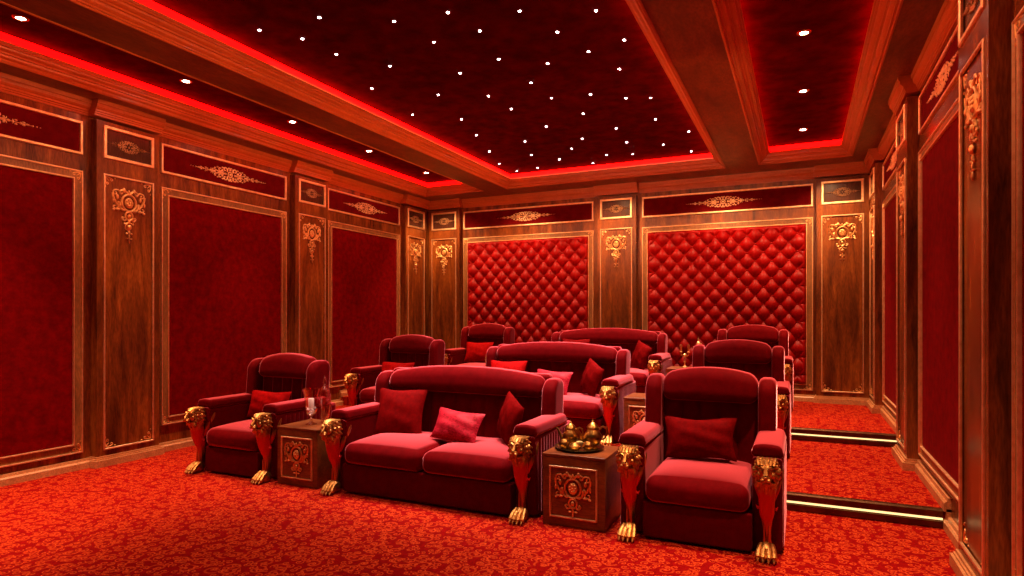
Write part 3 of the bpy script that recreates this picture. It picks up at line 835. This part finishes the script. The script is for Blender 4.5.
def seat_pillows():
    # front row
    pillow(.50, .46, .15, 'pillow_dark', 'large square dark red pillow at left end of front row sofa', (-3.40, 4.86, .645), T(-20), T(8), 0, .006, 1)
    pillow(.47, .29, .15, 'brocade', 'small shiny crimson brocade pillow in middle of front row sofa', (-2.72, 4.74, .590), T(-30), T(-3), T(4), .003, 2)
    pillow(.40, .40, .14, 'pillow_dark', 'dark red pillow leaning sideways at right end of front row sofa', (-2.24, 4.80, .668), T(-12), T(-46), T(16), .005, 3)
    pillow(.52, .31, .15, 'pillow_dark', 'oblong dark red pillow on the front row right armchair', (-.690, 4.86, .630), T(-17), 0, T(-2), .008, 4)
    pillow(.52, .29, .15, 'pillow_red', 'oblong bright red pillow on the front row left armchair', (-5.06, 4.86, .620), T(-17), T(4), 0, .004, 5)
    # middle row
    y, z = 6.58 - 4.25, Z1
    pillow(.50, .42, .15, 'pillow_red', 'red pillow at left end of middle row sofa, top edge visible', (-3.40, 4.86 + y, .645 + z), T(-20), T(5), 0, .005, 6)
    pillow(.47, .32, .15, 'brocade', 'shiny crimson brocade pillow on middle row sofa, partly hidden', (-2.74, 4.74 + y, .605 + z), T(-28), T(-3), T(3), .003, 7)
    pillow(.40, .40, .14, 'pillow_dark', 'dark red pillow leaning sideways at right end of middle row sofa', (-2.26, 4.80 + y, .672 + z), T(-12), T(-46), T(18), .005, 8)
    pillow(.52, .30, .15, 'pillow_red', 'bright red pillow on the middle row left armchair', (-5.10, 4.85 + y, .630 + z), T(-22), T(4), 0, .004, 9)
    # back row
    y, z = 8.92 - 4.25, Z2
    pillow(.52, .36, .15, 'pillow_red', 'red pillow on the back row left armchair', (-5.06, 4.87 + y, .655 + z), T(-20), T(3), 0, .004, 10)
    pillow(.40, .40, .14, 'pillow_dark', 'dark red pillow leaning sideways at right end of back row sofa', (-2.22, 4.80 + y, .672 + z), T(-12), T(-44), T(18), .005, 11)
    pillow(.46, .46, .15, 'pillow_dark', 'dark red pillow on back sofa, barely showing over middle sofa', (-3.30, 4.86 + y, .690 + z), T(-18), T(3), 0, .005, 12)
seat_pillows()

# ------------------------------------------------------------------ tea set
TZ = .530
tx, ty = -1.545, 4.545
tr = part('serving_tray', MB().lathe([(0, .002), (.13, .002), (.155, .000), (.182, .012), (.190, .020), (.186, .021), (.165, .009), (.14, .006), (0, .006)], n=40), 'tray')
tr.location = (tx, ty, TZ); tag(tr, 'round dark bronze tray under the brass tea set', 'tray')
def pot(label, loc, s, prof, lidprof, rot):
    t = thing('coffee_pot', label, 'coffee pot', loc, rot, 'brass coffee pots on the tray')
    b = MB().lathe([(r * s, z * s) for r, z in prof], n=32, flute=12, fd=.07); part('body', b, 'brass', t)
    l = part('lid', MB().lathe([(r * s, z * s) for r, z in lidprof], n=24), 'brass', t)
    h0 = prof[-1][1]
    part('handle', MB().tube([(x * s, 0, z * s) for x, z in ((.045, h0 * .93), (.075, h0 * 1.06), (.105, h0 * .98), (.110, h0 * .75), (.092, h0 * .50), (.070, h0 * .40))], [s * .008] * 6, 8), 'brass', t)
    part('spout', MB().tube([(-x * s, 0, z * s) for x, z in ((.045, h0 * .35), (.080, h0 * .45), (.098, h0 * .72), (.118, h0 * .95), (.128, h0 * .98))], [s * .020, s * .016, s * .011, s * .009, s * .007], 8), 'brass', t)
    return t
BODY = [(0, 0), (.040, 0), (.044, .008), (.030, .018), (.052, .040), (.066, .070), (.066, .095), (.050, .120), (.038, .140), (.040, .150)]
LID = [(.044, .150), (.046, .156), (.036, .172), (.018, .188), (.008, .196), (.011, .204), (.004, .212), (.001, .226)]
pot('tall brass coffee pot with domed lid at right of the tray', (tx + .095, ty + .040, TZ + .007), 1.02, BODY, LID, T(28))
pot('shorter brass coffee pot at back left of the tray', (tx - .090, ty + .055, TZ + .007), .90, BODY, LID, T(6))
def bowl(label, loc, prof, lid=False):
    t = thing('sugar_bowl', label, 'bowl', loc, 0, 'small brass bowls on the tray')
    part('body', MB().lathe(prof, n=28, flute=10, fd=.08), 'brass', t)
    part('rim', MB().lathe([(prof[-1][0] * 1.0, prof[-1][1]), (prof[-1][0] * 1.10, prof[-1][1] + .003), (prof[-1][0] * 1.0, prof[-1][1] + .006), (prof[-1][0] * .85, prof[-1][1] + .001)], n=24), 'brass', t)
RB = [(0, 0), (.020, 0), (.022, .006), (.034, .020), (.040, .036), (.036, .052), (.026, .062)]
bowl('small round brass bowl at front left of the tray', (tx - .095, ty - .070, TZ + .007), RB)
bowl('low wide brass bowl at front middle of the tray', (tx + .000, ty - .105, TZ + .007), [(0, 0), (.026, 0), (.028, .005), (.042, .018), (.046, .030), (.040, .042), (.034, .047)])
bowl('small round brass bowl at front right of the tray, before tall pot', (tx + .095, ty - .080, TZ + .007), RB)

# ------------------------------------------------------------------ glass on the left table
hl = thing('hurricane_lamp', 'clear footed glass candle lamp on the left side table', 'candle lamp', (-4.175, 4.50, TZ))
cup = [(.016, .085), (.040, .100), (.055, .125), (.058, .165), (.058, .215), (.066, .275), (.082, .325), (.085, .335)]
cin = [(r - .003, z + (.004 if i == 0 else 0)) for i, (r, z) in enumerate(cup)]
part('bowl', MB().lathe([(0.001, .083)] + cup + cin[::-1] + [(.001, .092)], n=32), 'glass', hl)
part('foot', MB().lathe([(.001, 0), (.052, 0), (.053, .005), (.030, .014), (.013, .026), (.011, .045), (.020, .056), (.012, .068), (.016, .083), (.001, .083)], n=28), 'glass', hl)
cd = part('candle', MB().lathe([(0.001, 0), (.027, 0), (.0275, .003), (.0275, .088), (.024, .094), (.006, .092), (.001, .096)], n=24), 'wax'); cd.location = (-4.175, 4.50, TZ + .150)
part('wick', MB().tube([(0, 0, .090), (.001, 0, .100), (.004, 0, .108)], .0016, 6), 'black', cd)
tag(cd, 'short white candle inside the glass candle lamp', 'candle')
pb = MB(); rnd = random.Random(3)
for k in range(34):
    zz = rnd.uniform(.108, .160); rr_ = (.018 if zz < .115 else .036) * math.sqrt(rnd.random()); a = rnd.uniform(0, 6.28)
    pb.ell((rr_ * math.cos(a), rr_ * math.sin(a), zz), (rnd.uniform(.009, .013), rnd.uniform(.008, .012), rnd.uniform(.007, .010)), 8, 6)
pbo = part('pebbles', pb, 'pebble'); pbo.location = (-4.175, 4.50, TZ); tag(pbo, 'white pebbles filling the glass candle lamp under the candle', 'pebbles', None, 'stuff')
dc = thing('decanter', 'tall slim pink cut-glass decanter behind the candle lamp', 'decanter', (-4.135, 4.64, TZ))
part('body', MB().lathe([(.001, 0), (.032, 0), (.034, .006), (.030, .020), (.040, .070), (.052, .160), (.055, .230), (.050, .290), (.030, .335), (.022, .345), (.026, .352), (.020, .352), (.018, .340), (.044, .285), (.049, .230), (.046, .160), (.034, .070), (.024, .026), (.001, .024)], n=24, flute=8, fd=.05), 'glass_red', dc)
part('stopper', MB().lathe([(.001, .340), (.016, .342), (.018, .356), (.012, .366), (.020, .385), (.014, .410), (.006, .436), (.001, .446)], n=16), 'glass_red', dc)

# ------------------------------------------------------------------ gold pieces on the back row table
bz = Z2 + TZ
cn = thing('candelabrum', 'small two-cupped gold candelabrum on the back row side table', 'candelabrum', (-1.535, 9.25, bz))
part('base', MB().lathe([(.001, 0), (.052, 0), (.054, .008), (.026, .018), (.012, .030), (.001, .03)], n=24), 'gold', cn)
part('stem', MB().lathe([(.010, .028), (.009, .060), (.018, .085), (.010, .105), (.009, .150), (.030, .170), (.034, .185), (.012, .195), (.006, .205)], n=18), 'gold', cn)
for sx in (-1, 1):
    a = part('arm', MB().tube([(0, 0, .165), (sx * .030, 0, .160), (sx * .052, 0, .180), (sx * .054, 0, .215)], [.007, .007, .007, .006], 8), 'gold', cn)
    part('candle_cup', MB().lathe([(.006, .210), (.022, .222), (.024, .228), (.012, .234), (.015, .280), (.020, .300), (.017, .330), (.001, .330)], c=(sx * .054, 0, 0), n=16), 'gold', a)
ew = thing('ewer', 'tall gold ewer on the back row table, finial above armchair wing', 'ewer', (-1.345, 9.26, bz), T(65))
part('body', MB().lathe([(.001, 0), (.045, 0), (.048, .008), (.022, .024), (.018, .045), (.050, .090), (.066, .150), (.058, .210), (.030, .255), (.024, .300), (.034, .335), (.030, .338), (.001, .33)], n=24, flute=8, fd=.05), 'gold', ew)
part('lid', MB().lathe([(.036, .336), (.034, .350), (.018, .372), (.008, .385), (.013, .400), (.010, .415), (.003, .430), (.001, .455)], n=18), 'gold', ew)
part('handle', MB().tube([(.028, 0, .320), (.070, 0, .345), (.100, 0, .300), (.092, 0, .220), (.062, 0, .170)], .008, 8), 'gold', ew)
part('spout', MB().tube([(-.050, 0, .150), (-.085, 0, .190), (-.095, 0, .260), (-.118, 0, .310)], [.016, .012, .009, .008], 8), 'gold', ew)

# ------------------------------------------------------------------ ceiling lights
STARS = [(-2.56, 4.29), (-2.03, 4.51), (-1.48, 4.76), (-2.48, 4.68), (-1.89, 4.98), (-1.41, 5.37), (-2.59, 5.27), (-1.77, 5.47), (-2.21, 5.56), (-3.09, 5.41), (-1.62, 5.98), (-2.55, 5.95), (-3.13, 6.11), (-2.52, 6.46), (-2.09, 6.53), (-1.77, 6.81), (-1.52, 6.92), (-3.08, 6.6), (-3.8, 6.69), (-2.37, 7.12), (-1.63, 7.7), (-3.95, 7.36), (-2.96, 7.4), (-2.17, 7.86), (-1.34, 8.39), (-3.48, 7.91), (-2.72, 8.12), (-2.21, 8.55), (-1.77, 8.88), (-4.17, 8.17), (-3.69, 8.62), (-3.02, 8.54), (-3.4, 9.05), (-2.66, 9.1), (-2.29, 9.21), (-1.47, 9.42), (-4.36, 8.89), (-3.91, 9.4), (-3.0, 9.49), (-4.31, 9.46), (-4.17, 3.88), (-3.55, 3.92), (-3.96, 4.16), (-3.91, 4.54), (-3.04, 4.23), (-2.95, 4.7), (-3.62, 4.97), (-4.15, 5.38), (-3.61, 5.84), (-4.25, 6.29)]
star_me = MB().lathe([(.001, -.008), (.006, -.007), (.011, -.003), (.012, 0), (.001, 0)], n=12).mesh('star_light', M['star'])
for x, y in STARS:
    tag(obj('star_light', star_me, None, (x, y, ZV)), 'tiny white star light set in the dark red centre ceiling', 'ceiling light', 'star lights in the centre ceiling')
ring_me = MB().lathe([(.034, 0), (.034, -.006), (.046, -.008), (.056, -.004), (.058, 0)], n=28).mesh('trim_ring', M['brass'])
lens_me = MB().lathe([(.001, -.005), (.034, -.004), (.034, -.001), (.001, -.001)], n=24).mesh('lens', M['lens'])
DLY = (2.90, 4.40, 5.88, 7.40, 8.93)
ORD = ('nearest the camera', 'second from the camera', 'third from the camera', 'fourth from the camera', 'farthest from the camera')
for x, ys, side, nth in ((-5.76, DLY, 'left', ORD), (.02, DLY[2:], 'right', ('nearest the camera', 'middle of three', 'farthest from the camera'))):
    for y, nn in zip(ys, nth):
        t = thing('downlight', 'bright round downlight in the %s ceiling recess, %s' % (side, nn), 'ceiling light', (x, y, ZV), 0, 'downlights in the side recesses')
        obj('trim_ring', ring_me, t); obj('lens', lens_me, t)

def spot(loc, energy, col, size, blend, rad=.04, rot=(0, 0, 0)):
    l = bpy.data.lights.new('downlight_lamp', 'SPOT'); l.energy = energy; l.color = col; l.spot_size = T(size); l.spot_blend = blend; l.shadow_soft_size = rad
    o = bpy.data.objects.new('downlight_lamp', l); COL.objects.link(o); o.location = loc; o.rotation_euler = rot; return o
def area(loc, sx, sy, energy, col, rot=(0, 0, 0), spread=180):
    l = bpy.data.lights.new('area_lamp', 'AREA'); l.shape = 'RECTANGLE'; l.size = sx; l.size_y = sy; l.energy = energy; l.color = col; l.spread = T(spread)
    o = bpy.data.objects.new('area_lamp', l); COL.objects.link(o); o.location = loc; o.rotation_euler = rot; return o
for y in (1.40,) + DLY:
    for x in (-5.76, .02):
        spot((x, y, ZV - .03), 780 if (x < 0 and y < 4) else (520 if x > 0 else 430), (1, .56, .34), 62, .95)
        spot((x, y, ZV - .03), 30, (1, .58, .32), 156, 1.0)
# the star field over the seats as soft overhead light
area((XC, 6.95, ZV - .03), 3.4, 5.3, 290, (1, .72, .62), spread=48)
area((XC, 2.3, ZV - .03), 3.2, 2.8, 30, (1, .60, .44), spread=95)  # extra soft fill, added to brighten the front carpet
# added mid-room lamps without fittings, shining sideways to brighten the mouldings
for rot, loc, sx, e in (((PI / 2, 0, PI / 2), (XC, 5.6, 3.42), 7.5, 24), ((PI / 2, 0, -PI / 2), (XC, 5.6, 3.42), 7.5, 24), ((PI / 2, 0, 0), (XC, 4.8, 3.42), 6.0, 22)):
    o = area(loc, sx, .10, e, (1, .36, .15), rot, 60); o.data.specular_factor = 0.15
# wall washers at the back wall panels
for x in (-6.0, -4.5, XC, -1.1, .4):
    spot((x, 9.45, ZS - .03), 165, (1, .58, .28), 110, .8, .05, (T(20), 0, 0))

# ------------------------------------------------------------------ camera, world, view
cam = bpy.data.cameras.new('camera'); co = bpy.data.objects.new('camera', cam); COL.objects.link(co)
cam.sensor_width = 36; cam.lens = 621.68 / 1024 * 36
cam.shift_y = (315.81 - 288) / 1024
cam.clip_start = .05
co.location = (0, 0, 1.55); co.rotation_euler = (PI / 2, 0, .4355)
S.camera = co
w = bpy.data.worlds.new('world'); S.world = w; w.use_nodes = True
w.node_tree.nodes['Background'].inputs[0].default_value = (.05, .012, .01, 1); w.node_tree.nodes['Background'].inputs[1].default_value = 0.15
S.view_settings.view_transform = 'Standard'
S.view_settings.look = 'None'
S.view_settings.exposure = 0.0
S.cycles.max_bounces = 8; S.cycles.diffuse_bounces = 4; S.cycles.sample_clamp_indirect = 4.0
